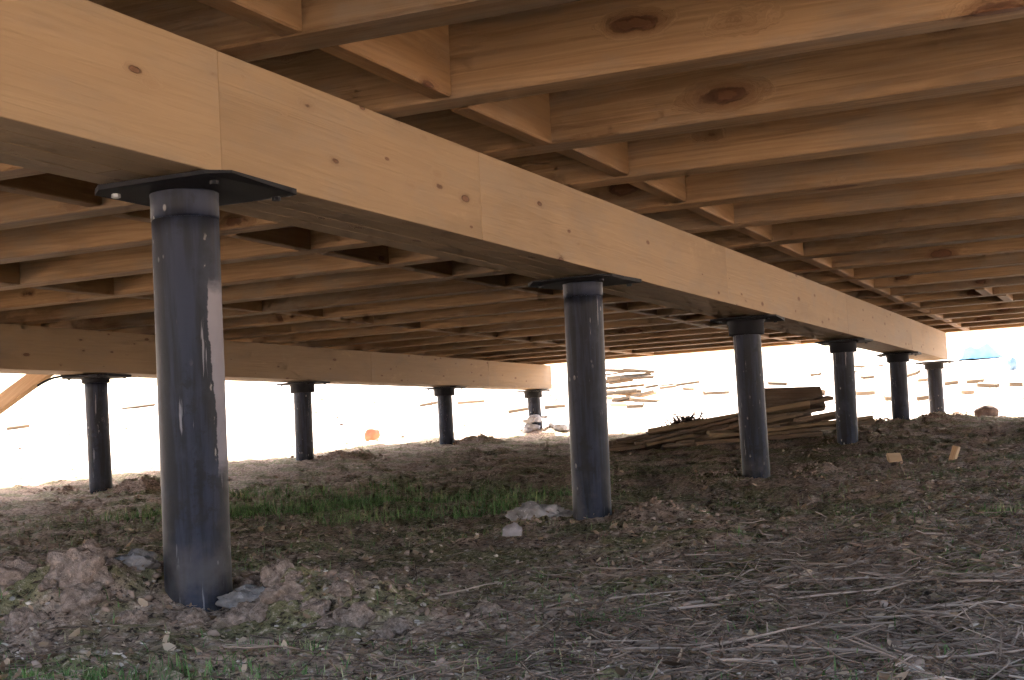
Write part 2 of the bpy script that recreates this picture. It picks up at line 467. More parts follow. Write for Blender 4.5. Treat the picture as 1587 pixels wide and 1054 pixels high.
def beam(name, x0, x1, ya, yb, joints, label, seed):
    e = empty(name, ((x0 + x1) / 2, (ya + yb) / 2, SOFFIT))
    tag(e, label, 'beam', 'laminated floor beams')
    rnd = random.Random(seed)
    nl = 4
    w = (x0 - x1) / nl
    for i in range(nl):
        js = joints if i == 0 else sorted(rnd.uniform(ya + .5, yb - .5) for _ in range(4))
        ys = [ya] + js + [yb]
        for a, b in zip(ys, ys[1:]):
            L = b - a - .0008
            me = plank_mesh('plank', L, w - .0004, JB - SOFFIT - .003, .0012, rnd.random(), .0004)
            dz = rnd.uniform(-.0005, .0005)
            mobj('plank', me, M['beam'], e, (x0 - w * (i + .5) - e.location.x + rnd.uniform(-.0004, .0004), (a + b) / 2 - e.location.y, (JB - SOFFIT) / 2 + dz), (0, 0, math.pi / 2))
    return e
beam('support_beam', -1.301, -1.501, .33, 10.93, [1.887, 2.864, 4.9, 7.1, 9.2],
     'long pale laminated timber beam crossing the picture in front, carried on six steel posts', 3)
beam('support_beam', -4.511, -4.711, .33, 11.16, [1.2, 3.9, 6.3, 8.1, 9.9],
     'timber beam farther back at left, carried on the four rear steel posts', 5)

ff = empty('floor_frame', ((XL + XR) / 2, 4.7, JB))
tag(ff, 'timber floor of joists and blocking boarded over, spanning overhead on both beams', 'floor frame')
fo = ff.location
jrnd = random.Random(21)
jm = [plank_mesh('joist', XR - XL, JT, JH, .004, s) for s in range(5)]
for k in range(K0, K1 + 1):
    y = J0 + JS * k + JT / 2
    o = mobj('joist', jm[k % 5], M['joist'], ff, ((XL + XR) / 2 - fo.x, y - fo.y, JH / 2 + jrnd.uniform(0, .003)),
             (jrnd.uniform(-.012, .012), 0, jrnd.uniform(-.0012, .0012) + (math.pi if k % 2 else 0)))
gap = JS - JT - .003
bm_ = [plank_mesh('blocking', gap, .043, JH - .006, .003, 60 + s) for s in range(4)]
for row, fx in enumerate((-1.1401, -2.37, -3.553, -4.80)):
    for k in range(K0, K1):
        y = J0 + JS * k + JT + (JS - JT) / 2
        mobj('blocking', bm_[(k + row) % 4], M['block'], ff, (fx - .0215 - fo.x + jrnd.uniform(-.006, .006), y - fo.y, JH / 2 + jrnd.uniform(-.004, .006)),
             (0, 0, math.pi / 2 + jrnd.uniform(-.012, .012)))
short = plank_mesh('blocking', gap, .05, .1, .003, 90)
for k, fx in ((11, -.72), (12, -.66)):
    mobj('blocking', short, M['block'], ff, (fx - fo.x, J0 + JS * k + JT + (JS - JT) / 2 - fo.y, .048), (0, 0, math.pi / 2))
# subfloor boards laid along the beams
y0d, y1d = J0 + JS * K0 - .06, J0 + JS * K1 + JT + .03
bw = .146
dm = [plank_mesh('deck_board', y1d - y0d, bw - .004, .028, .002, 120 + s) for s in range(3)]
x = XL - .02; i = 0
while x < XR + .02:
    mobj('deck_board', dm[i % 3], M['deck'], ff, (x + bw / 2 - fo.x, (y0d + y1d) / 2 - fo.y, JH + .018), (0, 0, math.pi / 2))
    x += bw; i += 1

# ------------------------------------------------------------------ screw piles
R_P = .054
def pile_parts(e, top, base, sleeve_r, sleeve_h, mat, seed, plate_rot=0.0, plate_off=(0, 0)):
    rnd = random.Random(seed)
    ht = SOFFIT - .012
    tv = Vector((top[0], top[1], ht)) - e.location
    bv = Vector((base[0], base[1], base[2] - .3)) - e.location
    # shaft, leaning from foot to head; object origin at the head so that marks sit by height
    bm = bmesh.new()
    N, rows = 40, 14
    rings = []
    for j in range(rows + 1):
        c = Vector((0, 0, 0)).lerp(bv - tv, j / rows)
        ring = []
        for k in range(N):
            a = 2 * math.pi * k / N
            r = R_P + .0007 * mnoise.noise(Vector((math.cos(a) * 2, math.sin(a) * 2, j * .8 + seed)))
            ring.append(bm.verts.new(c + Vector((math.cos(a) * r, math.sin(a) * r, 0))))
        rings.append(ring)
    for r0, r1 in zip(rings, rings[1:]):
        for k in range(N): bm.faces.new((r0[k], r1[k], r1[(k + 1) % N], r0[(k + 1) % N]))
    bm.faces.new(rings[0]); bm.faces.new(rings[-1][::-1])
    mobj('shaft', bm_mesh('shaft', bm, True), mat, e, tv)
    # sleeve with a rolled lower lip
    bm = bmesh.new()
    prof = [(sleeve_r - .004, -sleeve_h), (sleeve_r, -sleeve_h + .004), (sleeve_r, -.012), (sleeve_r + (.006 if sleeve_r > .06 else .0005), -.004), (sleeve_r + (.009 if sleeve_r > .06 else .001), .0)]
    inner = [(R_P + .0005, 0), (R_P + .0005, -sleeve_h)]
    rings = []
    for r, z in prof + inner:
        rings.append([bm.verts.new((math.cos(2 * math.pi * k / N) * r, math.sin(2 * math.pi * k / N) * r, z)) for k in range(N)])
    for r0, r1 in zip(rings, rings[1:] + rings[:1]):
        for k in range(N): bm.faces.new((r0[k], r0[(k + 1) % N], r1[(k + 1) % N], r1[k]))
    bmesh.ops.recalc_face_normals(bm, faces=bm.faces)
    mobj('sleeve', bm_mesh('sleeve', bm, True), M['plate'] if sleeve_r > .06 else M['steel'], e, tv + Vector((0, 0, .001)))
    # head plate, corners clipped and bent a little
    bm = bmesh.new()
    s, c = .128, .03
    out = [(-s + c, -s), (s - c, -s), (s, -s + c), (s, s - c), (s - c, s), (-s + c, s), (-s, s - c), (-s, -s + c)]
    lo = []
    for (a, b) in out:
        lo.append(bm.verts.new((a, b, -rnd.uniform(-.002, .008))))
    f = bm.faces.new(lo)
    ext = bmesh.ops.extrude_face_region(bm, geom=[f])
    for v in [g for g in ext['geom'] if isinstance(g, bmesh.types.BMVert)]: v.co.z = max(v.co.z + .004, .005)
    bmesh.ops.recalc_face_normals(bm, faces=bm.faces)
    pl = mobj('head_plate', bm_mesh('head_plate', bm), M['plate'], e, tv + Vector((plate_off[0], plate_off[1], .001)), (0, 0, plate_rot))
    for sx in (-1, 1):
        for sy in (-1, 1):
            bm = bmesh.new()
            bmesh.ops.create_cone(bm, cap_ends=True, segments=6, radius1=.0075, radius2=.007, depth=.006)
            mobj('bolt', bm_mesh('bolt', bm), M['bolt'] if (sx, sy) == (-1, -1) and seed == 30 else M['plate'], pl, (sx * .092, sy * .092, -.0085))
    # screw flange hidden in the soil would not show; nothing below the foot is built

TOPS = [(-1.409, 1.934), (-1.409, 3.753), (-1.409, 5.541), (-1.409, 7.506), (-1.409, 9.294), (-1.409, 10.985),
        (-4.62, 5.577), (-4.62, 7.439), (-4.62, 9.352), (-4.62, 11.0)]
LAB = ['nearest and largest dark steel post, with a pale peeled strip down one side',
       'second steel post along the near beam, with a grey lump of cement at its foot',
       'third steel post along the near beam, standing just before the heap of old boards',
       'fourth steel post along the near beam, right of the heap of old boards',
       'fifth steel post along the near beam, second from its far end',
       'last steel post, under the far end of the near beam',
       'leftmost steel post under the rear beam, with a bent strap at its head',
       'second steel post from the left under the rear beam',
       'third steel post under the rear beam with a small dark mound at its foot',
       'farthest steel post under the bright end of the rear beam, white rubble at its foot']
SLV = [(.0549, .045), (.0552, .04), (.069, .06), (.069, .055), (.069, .05), (.069, .05), (.066, .03), (.073, .055), (.075, .055), (.075, .055)]
for i, (tp, ft) in enumerate(zip(TOPS, PILE_FEET)):
    zf = float(macro(np.array([ft[0]]), np.array([ft[1]]))[0])
    e = empty('screw_pile', (ft[0], ft[1], zf))
    tag(e, LAB[i], 'steel post', 'steel posts under the near beam' if i < 6 else 'steel posts under the rear beam')
    prot = rad((2, -5, 4, -3, 2, 0, 3, -2, 2, 0)[i])
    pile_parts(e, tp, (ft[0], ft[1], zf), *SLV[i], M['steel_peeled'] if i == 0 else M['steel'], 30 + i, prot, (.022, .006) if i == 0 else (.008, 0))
    if i == 6:      # loose strap bent down from the head plate
        pts = [Vector(q) - e.location for q in ((-4.60, 5.50, .694), (-4.66, 5.47, .695), (-4.714, 5.45, .697), (-4.745, 5.43, .692), (-4.775, 5.42, .682), (-4.80, 5.41, .67), (-4.82, 5.40, .657))]
        st = mobj('strap', tube('strap', pts, [.006] * 7, 6), M['plate'], e)

# ------------------------------------------------------------------ prop, heap of boards
def board_between(name, a, b, w, h, mat, roll=0.0, seed=0):
    a, b = Vector(a), Vector(b)
    d = b - a
    me = plank_mesh(name, d.length, w, h, min(.003, h * .2), seed)
    o = mobj(name, me, mat)
    q = d.to_track_quat('X', 'Z')
    o.rotation_mode = 'XYZ'
    o.rotation_euler = (q.to_matrix() @ Matrix.Rotation(roll, 3, 'X')).to_euler()
    o.location = (a + b) / 2
    return o
o = board_between('timber_prop', (-4.96, 5.78, .832), (-5.93, 5.40, gzs(-5.93, 5.40) - .01), .05, .075, M['offcut'], .1, 4)
tag(o, 'pale timber prop leaning diagonally beyond the rear beam at the left edge', 'timber prop')

HEAP = [((-3.00, 7.80), (-1.95, 8.25), .02, .06, .15, .022), ((-2.86, 7.95), (-1.80, 8.42), .03, .12, .14, .022), ((-2.80, 8.05), (-1.74, 8.50), .05, .17, .13, .022),
        ((-2.60, 7.78), (-1.85, 8.20), .015, .10, .11, .02), ((-2.70, 8.12), (-1.70, 8.58), .08, .22, .12, .022), ((-2.45, 7.85), (-1.62, 8.28), .02, .055, .10, .025),
        ((-2.95, 8.15), (-2.05, 8.50), .02, .10, .09, .03), ((-2.30, 7.75), (-1.66, 8.02), .015, .03, .09, .025), ((-2.66, 8.02), (-1.78, 8.34), .09, .20, .07, .03),
        ((-3.05, 8.02), (-2.10, 8.32), .015, .15, .06, .03), ((-2.48, 7.70), (-1.92, 8.00), .012, .012, .08, .02), ((-2.20, 8.05), (-1.62, 8.46), .03, .12, .12, .022),
        ((-2.92, 7.68), (-2.30, 7.95), .012, .03, .05, .025)]
hr = random.Random(15)
for i in range(14):
    ax, ay = hr.uniform(-3.0, -2.2), hr.uniform(7.75, 8.2)
    an, L_ = hr.uniform(.15, .65), hr.uniform(.5, .95)
    HEAP.append(((ax, ay), (ax + L_ * math.cos(an), ay + L_ * math.sin(an)), hr.uniform(.012, .06), hr.uniform(.04, .17), hr.uniform(.03, .06), hr.uniform(.012, .025)))
for i, (a, b, za, zb, w, h) in enumerate(HEAP):
    zb *= .88
    o = board_between('old_board', (*a, gzs(*a) + za), (*b, gzs(*b) + zb), w, h, (M['debris'] if i % 5 == 3 else M['old']), random.uniform(-.35, .45), 200 + i)
    hl = {0: 'long weathered board lowest at the front left of the board heap', 4: 'long weathered board lying highest along the board heap, just under the broad slab',
          9: 'narrow weathered board sticking out farthest left from the board heap', 7: 'short weathered board lying flat at the right foot of the board heap',
          12: 'short narrow stick of timber on the ground before the board heap'}.get(i, 'weathered board lying in the heap behind the third steel post')
    tag(o, hl, 'board', 'old boards heaped behind the third post')
o = board_between('broad_slab', (-2.10, 8.50, gzs(-2.12, 8.5) + .22), (-1.76, 8.64, gzs(-1.74, 8.66) + .2), .19, .02, M['old'], 0.75, 77)
tag(o, 'broad dark reddish slab tilted on top of the board heap', 'slab')

def twig_mesh(name, segs, sides=4):
    bm = bmesh.new()
    for pts, r in segs:
        m = tube('tmp', pts, [r * (1 - .6 * i / (len(pts) - 1)) for i in range(len(pts))], sides)
        bm.from_mesh(m); bpy.data.meshes.remove(m)
    return bm_mesh(name, bm, True)
tr = random.Random(9)
segs = []
for i in range(150):
    a = tr.uniform(0, 6.28); L = tr.uniform(.04, .11); el = tr.uniform(-.1, 1.0)
    p0 = Vector((tr.gauss(0, .055), tr.gauss(0, .04), tr.uniform(-.02, .025)))
    d = Vector((math.cos(a) * math.cos(el), math.sin(a) * math.cos(el), math.sin(el)))
    p1 = p0 + d * L * .5 + Vector((tr.uniform(-.02, .02), tr.uniform(-.02, .02), tr.uniform(-.02, .02)))
    p2 = p1 + d * L * .4 + Vector((tr.uniform(-.03, .03), tr.uniform(-.03, .03), tr.uniform(-.04, .0)))
    segs.append(([p0, p1, p2], tr.uniform(.002, .006)))
t = NT('dark_root'); M['root'] = t.fin((.055, .035, .026), .9, .1)
o = mobj('root_clump', twig_mesh('root_clump', segs), M['root'], None, (-2.50, 8.30, gzs(-2.5, 8.3) + .095))
tag(o, 'dark tangle of dry roots on the left part of the board heap', 'roots')

# ------------------------------------------------------------------ lumps, stones, clods
def lump_mesh(name, sx, sy, sz, seed, sub=3, amp=.28, freq=1.6, flat=.35):
    bm = bmesh.new()
    bmesh.ops.create_icosphere(bm, subdivisions=sub, radius=1)
    off = Vector((seed * 3.17, seed * 1.91, seed * .73))
    for v in bm.verts:
        n = v.co.normalized()
        d = 1 + amp * mnoise.noise(n * freq + off) + amp * .5 * mnoise.noise(n * freq * 2.7 + off) + amp * .32 * mnoise.noise(n * freq * 7 + off)
        q = n * d
        q.z = max(q.z, -flat)
        v.co = Vector((q.x * sx, q.y * sy, q.z * sz))
    return bm_mesh(name, bm, sub > 2)

def put(name, me, mat, x, y, dz, label, cat, group=None, rz=0, tilt=(0, 0)):
    o = mobj(name, me, mat, None, (x, y, gzs(x, y) + dz), (tilt[0], tilt[1], rz))
    tag(o, label, cat, group)
    return o
put('cement_lump', lump_mesh('cement_lump', .078, .045, .034, 2, 4, .4, 2.2), M['cement_pale'], -1.585, 3.76, .008, 'pale grey lump of set cement left of the second post foot', 'cement lump', None, .35)
put('cement_lump', lump_mesh('cement_lump', .045, .02, .022, 31, 4, .4, 2.0), M['cement'], -1.335, 1.965, .004, 'pale grey sliver of cement against the right side of the nearest post foot', 'cement lump', None, .7)
put('cement_lump', lump_mesh('cement_lump', .036, .026, .022, 37, 4, .45, 2.2), M['cement'], -1.555, 1.965, .002, 'pale grey cement lump close to the left side of the nearest post foot', 'cement lump', None, .2)
put('stone', lump_mesh('stone', .026, .022, .02, 5, 3), M['stone'], -1.38, 3.11, .008, 'small pinkish stone alone on the dirt below the cement lump', 'stone')
put('soil_block', lump_mesh('soil_block', .085, .06, .06, 8, 3, .12, 1.2, .6), M['block_brown'], -1.03, 10.6, .03, 'squarish brown block on the ground right of the last near post', 'block', None, .4)
o = board_between('wood_offcut', (-.99, 6.06, gzs(-.985, 6.05) + .022), (-.937, 6.085, gzs(-.985, 6.05) + .020), .05, .014, M['offcut'], .75, 8)
tag(o, 'small bright wood offcut on dark grass, the left one of two', 'offcut')
o = board_between('wood_offcut', (-.745, 6.11, gzs(-.74, 6.07) - .012), (-.720, 6.12, gzs(-.74, 6.07) + .055), .042, .014, M['offcut'], .3, 9)
tag(o, 'small bright wood offcut on dark grass standing on edge, the right one of two', 'offcut')
rb = random.Random(4)
for i in range(9):
    s = rb.uniform(.03, .075)
    put('rubble_piece', lump_mesh('rubble_piece', s * 1.3, s, s * .8, 20 + i, 2, .3), M['rubble'], -4.56 + rb.uniform(-.14, .22), 10.98 + rb.uniform(-.1, .12), .01 + (.07 if i < 3 else 0),
        'chunk of whitish rubble heaped at the foot of the farthest rear post', 'rubble', 'white rubble at the farthest rear post', rb.uniform(0, 6))
# clods thrown up round the nearest post
cl = [lump_mesh('soil_clod', 1, .85, .72, 40 + i, 4, .42, 1.7, .7) for i in range(7)]
cr = random.Random(12)
spots = []
fixed = [(-1.585, 1.86, .05), (-1.70, 1.83, .042), (-1.30, 1.88, .03), (-1.245, 1.93, .036), (-1.17, 1.90, .024), (-1.64, 1.95, .045), (-1.53, 1.80, .034), (-1.36, 1.85, .026),
         (-1.79, 1.80, .035), (-1.44, 1.80, .025), (-1.60, 1.74, .03), (-1.10, 1.88, .03)]
for (x, y, s) in fixed: spots.append((x, y, s))
for i in range(34):
    a = cr.uniform(0, 6.28); d = .085 + abs(cr.gauss(.08, .12))
    spots.append((-1.44 + math.cos(a) * d * 1.25, 1.95 + math.sin(a) * d, cr.choice((.014, .018, .022, .03))))
for i, (x, y, s) in enumerate(spots):
    o = put('soil_clod', cl[i % 7], M['soil_clod'], x, y, -s * .05, 'grey brown clod of soil heaped round the foot of the nearest post', 'clod', 'soil clods round the nearest post', cr.uniform(0, 6.28), (cr.uniform(-.4, .4), cr.uniform(-.4, .4)))
    o.scale = (s, s, s * cr.uniform(.7, 1.1))

# ------------------------------------------------------------------ far lot: tarpaulin, sack, orange bag, scraps
def tarp(name, L, W, H, seed):
    bm = bmesh.new()
    bmesh.ops.create_grid(bm, x_segments=30, y_segments=20, size=.5)
    for v in bm.verts:
        u, w = v.co.x * 2, v.co.y * 2
        ex, ey = min(1, max(0, (1 - abs(u)) / .22)), min(1, max(0, (1 - abs(w)) / .28))
        top = min(ex, ey); top = top * top * (3 - 2 * top)
        z = H * top * (.75 + .55 * mnoise.noise(Vector((u * 2.3, w * 2.3, seed)))) + .02 * mnoise.noise(Vector((u * 6, w * 6, seed)))
        v.co = Vector((u * L / 2 * (1 - .12 * top), w * W / 2 * (1 - .12 * top), max(z, .0)))
    ext = bmesh.ops.extrude_face_region(bm, geom=list(bm.faces))
    for g in ext['geom']:
        if isinstance(g, bmesh.types.BMVert): g.co.z += .012
    bmesh.ops.recalc_face_normals(bm, faces=bm.faces)
    return bm_mesh(name, bm, True)
put('blue_tarpaulin', tarp('blue_tarpaulin', .85, .7, .30, 3.3), M['blue'], -3.05, 30.5, -.02, 'bright blue tarpaulin draped over a low stack on the far bright lot', 'tarpaulin', None, .3)
put('sack', lump_mesh('sack', .07, .07, .11, 13, 3, .3, 1.5, .8), M['sack'], -1.75, 22.3, .1, 'small grey blue sack slumped on the far lot near the right edge', 'sack')
put('orange_bag', lump_mesh('orange_bag', .075, .07, .085, 17, 3, .3, 1.8, .7), M['orange'], -7.1, 12.7, .09, 'small orange bag on bright ground between the second and third rear posts', 'bag')
DEB = [(-6.417,19.305,.45,.1,.8),(-6.083,17.89,.22,.12,.1),(-9.575,27.248,.7,.15,.3),(-7.514,21.411,.5,.14,.2),(-13.4,38.1,.9,.16,.5),(-6.536,18.685,.35,.12,.4),(-5.647,20.219,.4,.1,-.3),
 (-7.741,24.597,.3,.1,.2),(-7.813,25.62,.7,.08,.4),(-8.321,25.459,.25,.1,.9),(-5.359,22.818,.3,.1,.5),(-5.515,30.532,.5,.09,.9),(-3.959,22.95,.25,.09,1.0),(-3.227,22.509,.42,.1,-.9),(-2.948,16.79,.22,.14,.6),
 (-2.065,15.259,.18,.09,.2),(-2.149,18.219,.16,.1,.1),(-1.864,18.15,.2,.08,-.2),(-1.649,17.418,.26,.09,-.5),(-2.687,20.316,.3,.08,.2),(-1.293,16.697,.14,.08,.3),(-1.719,15.905,.12,.09,.7),
 (-10.838,21.346,.3,.12,.2),(-10.173,21.56,.45,.09,.35),(-7.889,18.373,.4,.08,.5),(-18.8,23.99,.7,.12,.3),(-14.1,15.4,.3,.1,.6),(-7.79,19.33,.3,.14,.4),(-6.95,20.2,.35,.13,.3),(-7.2,20.6,.3,.12,.5)]
dr = random.Random(31)
for i in range(8):
    r_ = dr.uniform(13.5, 30); a_ = math.radians(dr.choice((dr.uniform(92, 99), dr.uniform(100, 104), dr.uniform(105, 109))))
    DEB.append((r_ * math.cos(a_), r_ * math.sin(a_), dr.uniform(.08, .3), dr.uniform(.07, .14), dr.uniform(-.6, 1.8)))
for i, (x, y, L, w, a) in enumerate(DEB):
    d = Vector((math.cos(a), math.sin(a), 0)) * L / 2
    z = gzs(x, y)
    tl = dr.uniform(-.12, .12)
    o = board_between('scrap_board', (x - d.x, y - d.y, z + .03 - tl * L / 2 + .02), (x + d.x, y + d.y, z + .03 + tl * L / 2 + .02), w * .8, .045, M['debris'] if i not in (2, 3, 5, 28) else M['offcut'], dr.uniform(.0, .45), 300 + i)
    tag(o, 'scrap of board scattered on the sunlit lot beyond the floor', 'scrap board', 'board scraps on the sunlit lot')

sr = random.Random(5)
for i in range(14):
    lv = i // 2
    cx_, cy_ = -6.95 + sr.uniform(-.12, .12), 20.1 + sr.uniform(-.15, .15) + .12 * (i % 2)
    L = sr.uniform(.35, .7); a = .35 + sr.uniform(-.25, .25)
    d = Vector((math.cos(a), math.sin(a), 0)) * L / 2
    z = gzs(-6.95, 20.1) + .03 + lv * .07; cx_ += sr.uniform(-.25, .25); a += sr.uniform(-.4, .4)
    o = board_between('stacked_board', (cx_ - d.x, cy_ - d.y, z + sr.uniform(-.06, .06)), (cx_ + d.x, cy_ + d.y, z + sr.uniform(-.06, .06)), .13, .04, M['debris'] if sr.random() < .6 else M['offcut'], sr.uniform(-.2, .3), 500 + i)
    tag(o, 'yellowish board in the loose stack seen beside the second near post', 'board', 'loose board stack on the sunlit lot')

# ------------------------------------------------------------------ ground litter
def sector(n, r0, r1, a0=86, a1=141, power=0.0):
    u = rng.random(n)
    if power == 0: r = r0 * (r1 / r0) ** u
    else: r = (r0 ** power + u * (r1 ** power - r0 ** power)) ** (1 / power)
    a = np.radians(rng.uniform(a0, a1, n))
    return r * np.cos(a), r * np.sin(a)
def clear_piles(x, y, d=.062):
    k = np.ones(len(x), bool)
    for a, b in PILE_FEET: k &= np.hypot(x - a, y - b) > d
    return k
def build(name, tv, tf, x, y, z, sc, yaw, pitch, roll, rnd, mat, kind_label, smooth=False, zsink=0.0):
    """tv: template verts (T,3), or (N,T,3)"""
    n = len(x)
    cy, sy, cp, sp, cr_, sr = np.cos(yaw), np.sin(yaw), np.cos(pitch), np.sin(pitch), np.cos(roll), np.sin(roll)
    Rm = np.empty((n, 3, 3))
    Rm[:, 0, 0] = cy * cp; Rm[:, 0, 1] = cy * sp * sr - sy * cr_; Rm[:, 0, 2] = cy * sp * cr_ + sy * sr
    Rm[:, 1, 0] = sy * cp; Rm[:, 1, 1] = sy * sp * sr + cy * cr_; Rm[:, 1, 2] = sy * sp * cr_ - cy * sr
    Rm[:, 2, 0] = -sp; Rm[:, 2, 1] = cp * sr; Rm[:, 2, 2] = cp * cr_
    T = tv if tv.ndim == 3 else np.broadcast_to(tv, (n,) + tv.shape)
    P = T * sc[:, None, :]
    P = np.einsum('nij,ntj->nti', Rm, P) + np.stack([x, y, z], -1)[:, None, :]
    nv = T.shape[1]
    Fa = (tf[None] + (np.arange(n) * nv)[:, None, None]).reshape(-1, tf.shape[1])
    me = np_mesh(name, P.reshape(-1, 3), Fa, smooth, {'rnd': np.repeat(rnd, nv)})
    o = mobj(name, me, mat)
    tag(o, kind_label, None, None, 'stuff')
    return o
# straw: 3-sided bent stalk, length 1 on X
def stalk(n):
    xs = np.array([-.5, -.17, .17, .5])
    a = np.arange(3) * 2 * math.pi / 3
    V = np.zeros((n, 12, 3))
    by = rng.normal(0, .05, (n, 4)); bz = rng.normal(0, .03, (n, 4))
    by -= by.mean(1, keepdims=True)
    for i in range(4):
        tp = (1, .95, .85, .5)[i]
        for k in range(3):
            V[:, i * 3 + k, 0] = xs[i]
            V[:, i * 3 + k, 1] = by[:, i]; V[:, i * 3 + k, 2] = bz[:, i]
    off = np.zeros((12, 3))
    for i in range(4):
        for k in range(3):
            off[i * 3 + k] = (0, math.cos(a[k]) * (1, .95, .85, .5)[i], math.sin(a[k]) * (1, .95, .85, .5)[i])
    Fq = []
    for i in range(3):
        for k in range(3): Fq.append((i * 3 + k, i * 3 + (k + 1) % 3, i * 3 + 3 + (k + 1) % 3, i * 3 + 3 + k))
    return V, off, np.array(Fq)
def make_straw(name, n, r0, r1, lmin, lmax, thick, bias, label, lift=.004, pitch_s=.12, dens=None):
    x, y = sector(n, r0, r1)
    keep = clear_piles(x, y)
    if dens is not None: keep &= rng.random(n) < dens(x, y)
    x, y = x[keep], y[keep]; n = len(x)
    V, off, Fq = stalk(n)
    L = lmin * (lmax / lmin) ** (rng.random(n) ** bias)
    R = thick * (.6 + .9 * rng.random(n)) * (1 + .15 * np.hypot(x, y))
    V = V * L[:, None, None] + off[None] * R[:, None, None]
    z = gz(x, y) + lift * (.3 + rng.random(n)) + .0015
    yaw = rng.uniform(0, 2 * math.pi, n)
    one = np.ones((n, 3))
    rn = np.clip(rng.beta(1.4, 3.0, n) + .12 * n2(x, y, .5, 17), 0, 1)
    return build(name, V, Fq, x, y, z, one, yaw, rng.normal(0, pitch_s, n), np.zeros(n), rn, M['straw'], label, True)
def straw_d(x, y):     # thick mat of dead stalks to the right and in front
    d = .30 + .7 * sstep((x + 1.25 + .25 * n2(x, y, .7, 23)) / .6) * sstep((3.6 - y) / 1.5)
    return np.clip(d * (.6 + .6 * (n2(x, y, .35, 24) * .5 + .5)), 0, 1)
make_straw('dry_straw', 24000, .95, 11.5, .012, .13, .00055, 1.8, 'litter of short dry straw over the soil', dens=straw_d)
make_straw('straw_mat', 11000, .95, 4.6, .03, .17, .0008, 1.4, 'matted dead stalks on the near ground', lift=.010, pitch_s=.2,
           dens=lambda x, y: np.clip(1.25 * sstep((x + 1.05 + .2 * n2(x, y, .6, 33)) / .5) * (.35 + .65 * sstep((n2(x, y, .5, 34) + .3))), .04, 1))

# grass blades
def blades(name, x, y, hmin, hmax, wid, label):
    k = clear_piles(x, y, .058); x, y = x[k], y[k]; n = len(x)
    h = hmin + (hmax - hmin) * rng.random(n) ** 1.5
    lean = np.abs(rng.normal(0, .8, n)) + .1
    V = np.zeros((n, 7, 3))
    for i, tt in enumerate((0, .4, .75)):
        wv = wid * (1, .85, .5)[i] * (.7 + .6 * rng.random(n))
        V[:, i * 2, 1] = -wv; V[:, i * 2 + 1, 1] = wv
        V[:, i * 2, 0] = V[:, i * 2 + 1, 0] = h * lean * tt ** 1.8
        V[:, i * 2, 2] = V[:, i * 2 + 1, 2] = h * tt * (1 - .22 * lean * tt)
    V[:, 6, 0] = h * lean; V[:, 6, 2] = h * (1 - .25 * lean)
    T = np.array([(0, 1, 3), (0, 3, 2), (2, 3, 5), (2, 5, 4), (4, 5, 6)])
    rn = np.clip(rng.beta(2, 2.2, n) + .2 * n2(x, y, .3, 44), 0, 1)
    return build(name, V, T, x, y, gz(x, y) - .003, np.ones((n, 3)), rng.uniform(0, 6.28, n), np.zeros(n), np.zeros(n), rn, M['grass'], label)
def patch(cx, cy, rx, ry, n, rot=0.0):
    a = rng.uniform(0, 6.28, n); r = np.sqrt(rng.random(n)) * (.8 + .35 * rng.random(n))
    u, v = r * np.cos(a) * rx, r * np.sin(a) * ry
    c, s = math.cos(rot), math.sin(rot)
    return cx + u * c - v * s, cy + u * s + v * c
ps = [patch(-2.65, 4.75, .8, .42, 9000, .5), patch(-2.2, 4.25, .42, .28, 4200, .5), patch(-3.0, 4.4, .6, .35, 3200, .4), patch(-3.3, 5.3, .6, .4, 3000)]
_x = np.concatenate([q[0] for q in ps]); _y = np.concatenate([q[1] for q in ps])
_k = rng.random(len(_x)) < np.clip(.38 + 1.0 * n2(_x, _y, .28, 61) + .5 * n2(_x, _y, .09, 62), .05, 1)
ps = [(_x[_k], _y[_k])]
blades('grass', np.concatenate([q[0] for q in ps]), np.concatenate([q[1] for q in ps]), .012, .066, .0012, 'green grass growing behind the nearest post')
ps = [patch(-1.12, 1.33, .16, .11, 420, .4), patch(-1.19, 1.37, .05, .04, 200), patch(-1.05, 1.30, .05, .03, 150), patch(-.92, 1.38, .08, .06, 160), patch(-.28, 3.45, .12, .10, 420), patch(-.62, 1.42, .1, .05, 120), patch(-1.06, 1.62, .07, .06, 160), patch(-.72, 1.95, .06, .05, 150)]
blades('grass', np.concatenate([q[0] for q in ps]), np.concatenate([q[1] for q in ps]), .005, .03, .001, 'small green tufts of grass in the near soil')
gx, gy = sector(60000, 1.0, 11.2)
gk = rng.random(len(gx)) < np.clip(.85 * sstep(n2(gx, gy, .5, 51) * 1.1 + .35 + .5 * n2(gx, gy, .12, 52)) * (.35 + .65 * sstep((np.hypot(gx, gy) - 2.2) / 2)), .03, 1)
blades('grass', gx[gk], gy[gk], .006, .03, .0009, 'sparse short grass over the shaded soil')

# dead leaves, chips, small clods
leaf_v = np.array([(-.5, 0, 0), (-.15, -.28, .05), (.25, -.22, .09), (.5, 0, .16), (.22, .24, .1), (-.18, .26, .03), (0, 0, -.03)])
leaf_f = np.array([(0, 1, 6), (1, 2, 6), (2, 3, 6), (3, 4, 6), (4, 5, 6), (5, 0, 6)])
n = 9000
x, y = sector(n, .95, 10.5); k = clear_piles(x, y); x, y = x[k], y[k]; n = len(x)
s = (.006 + .022 * rng.random(n) ** 2.2)[:, None] * np.ones((1, 3)) * np.stack([np.ones(n), .5 + rng.random(n) * .6, .5 + rng.random(n)], -1)
build('dead_leaves', leaf_v, leaf_f, x, y, gz(x, y) + .003, s, rng.uniform(0, 6.28, n), rng.normal(0, .45, n), rng.normal(0, .5, n), rng.beta(1.6, 1.8, n), M['leaf'], 'dead brown leaves strewn on the soil')
ic = bmesh.new(); bmesh.ops.create_icosphere(ic, subdivisions=1, radius=1)
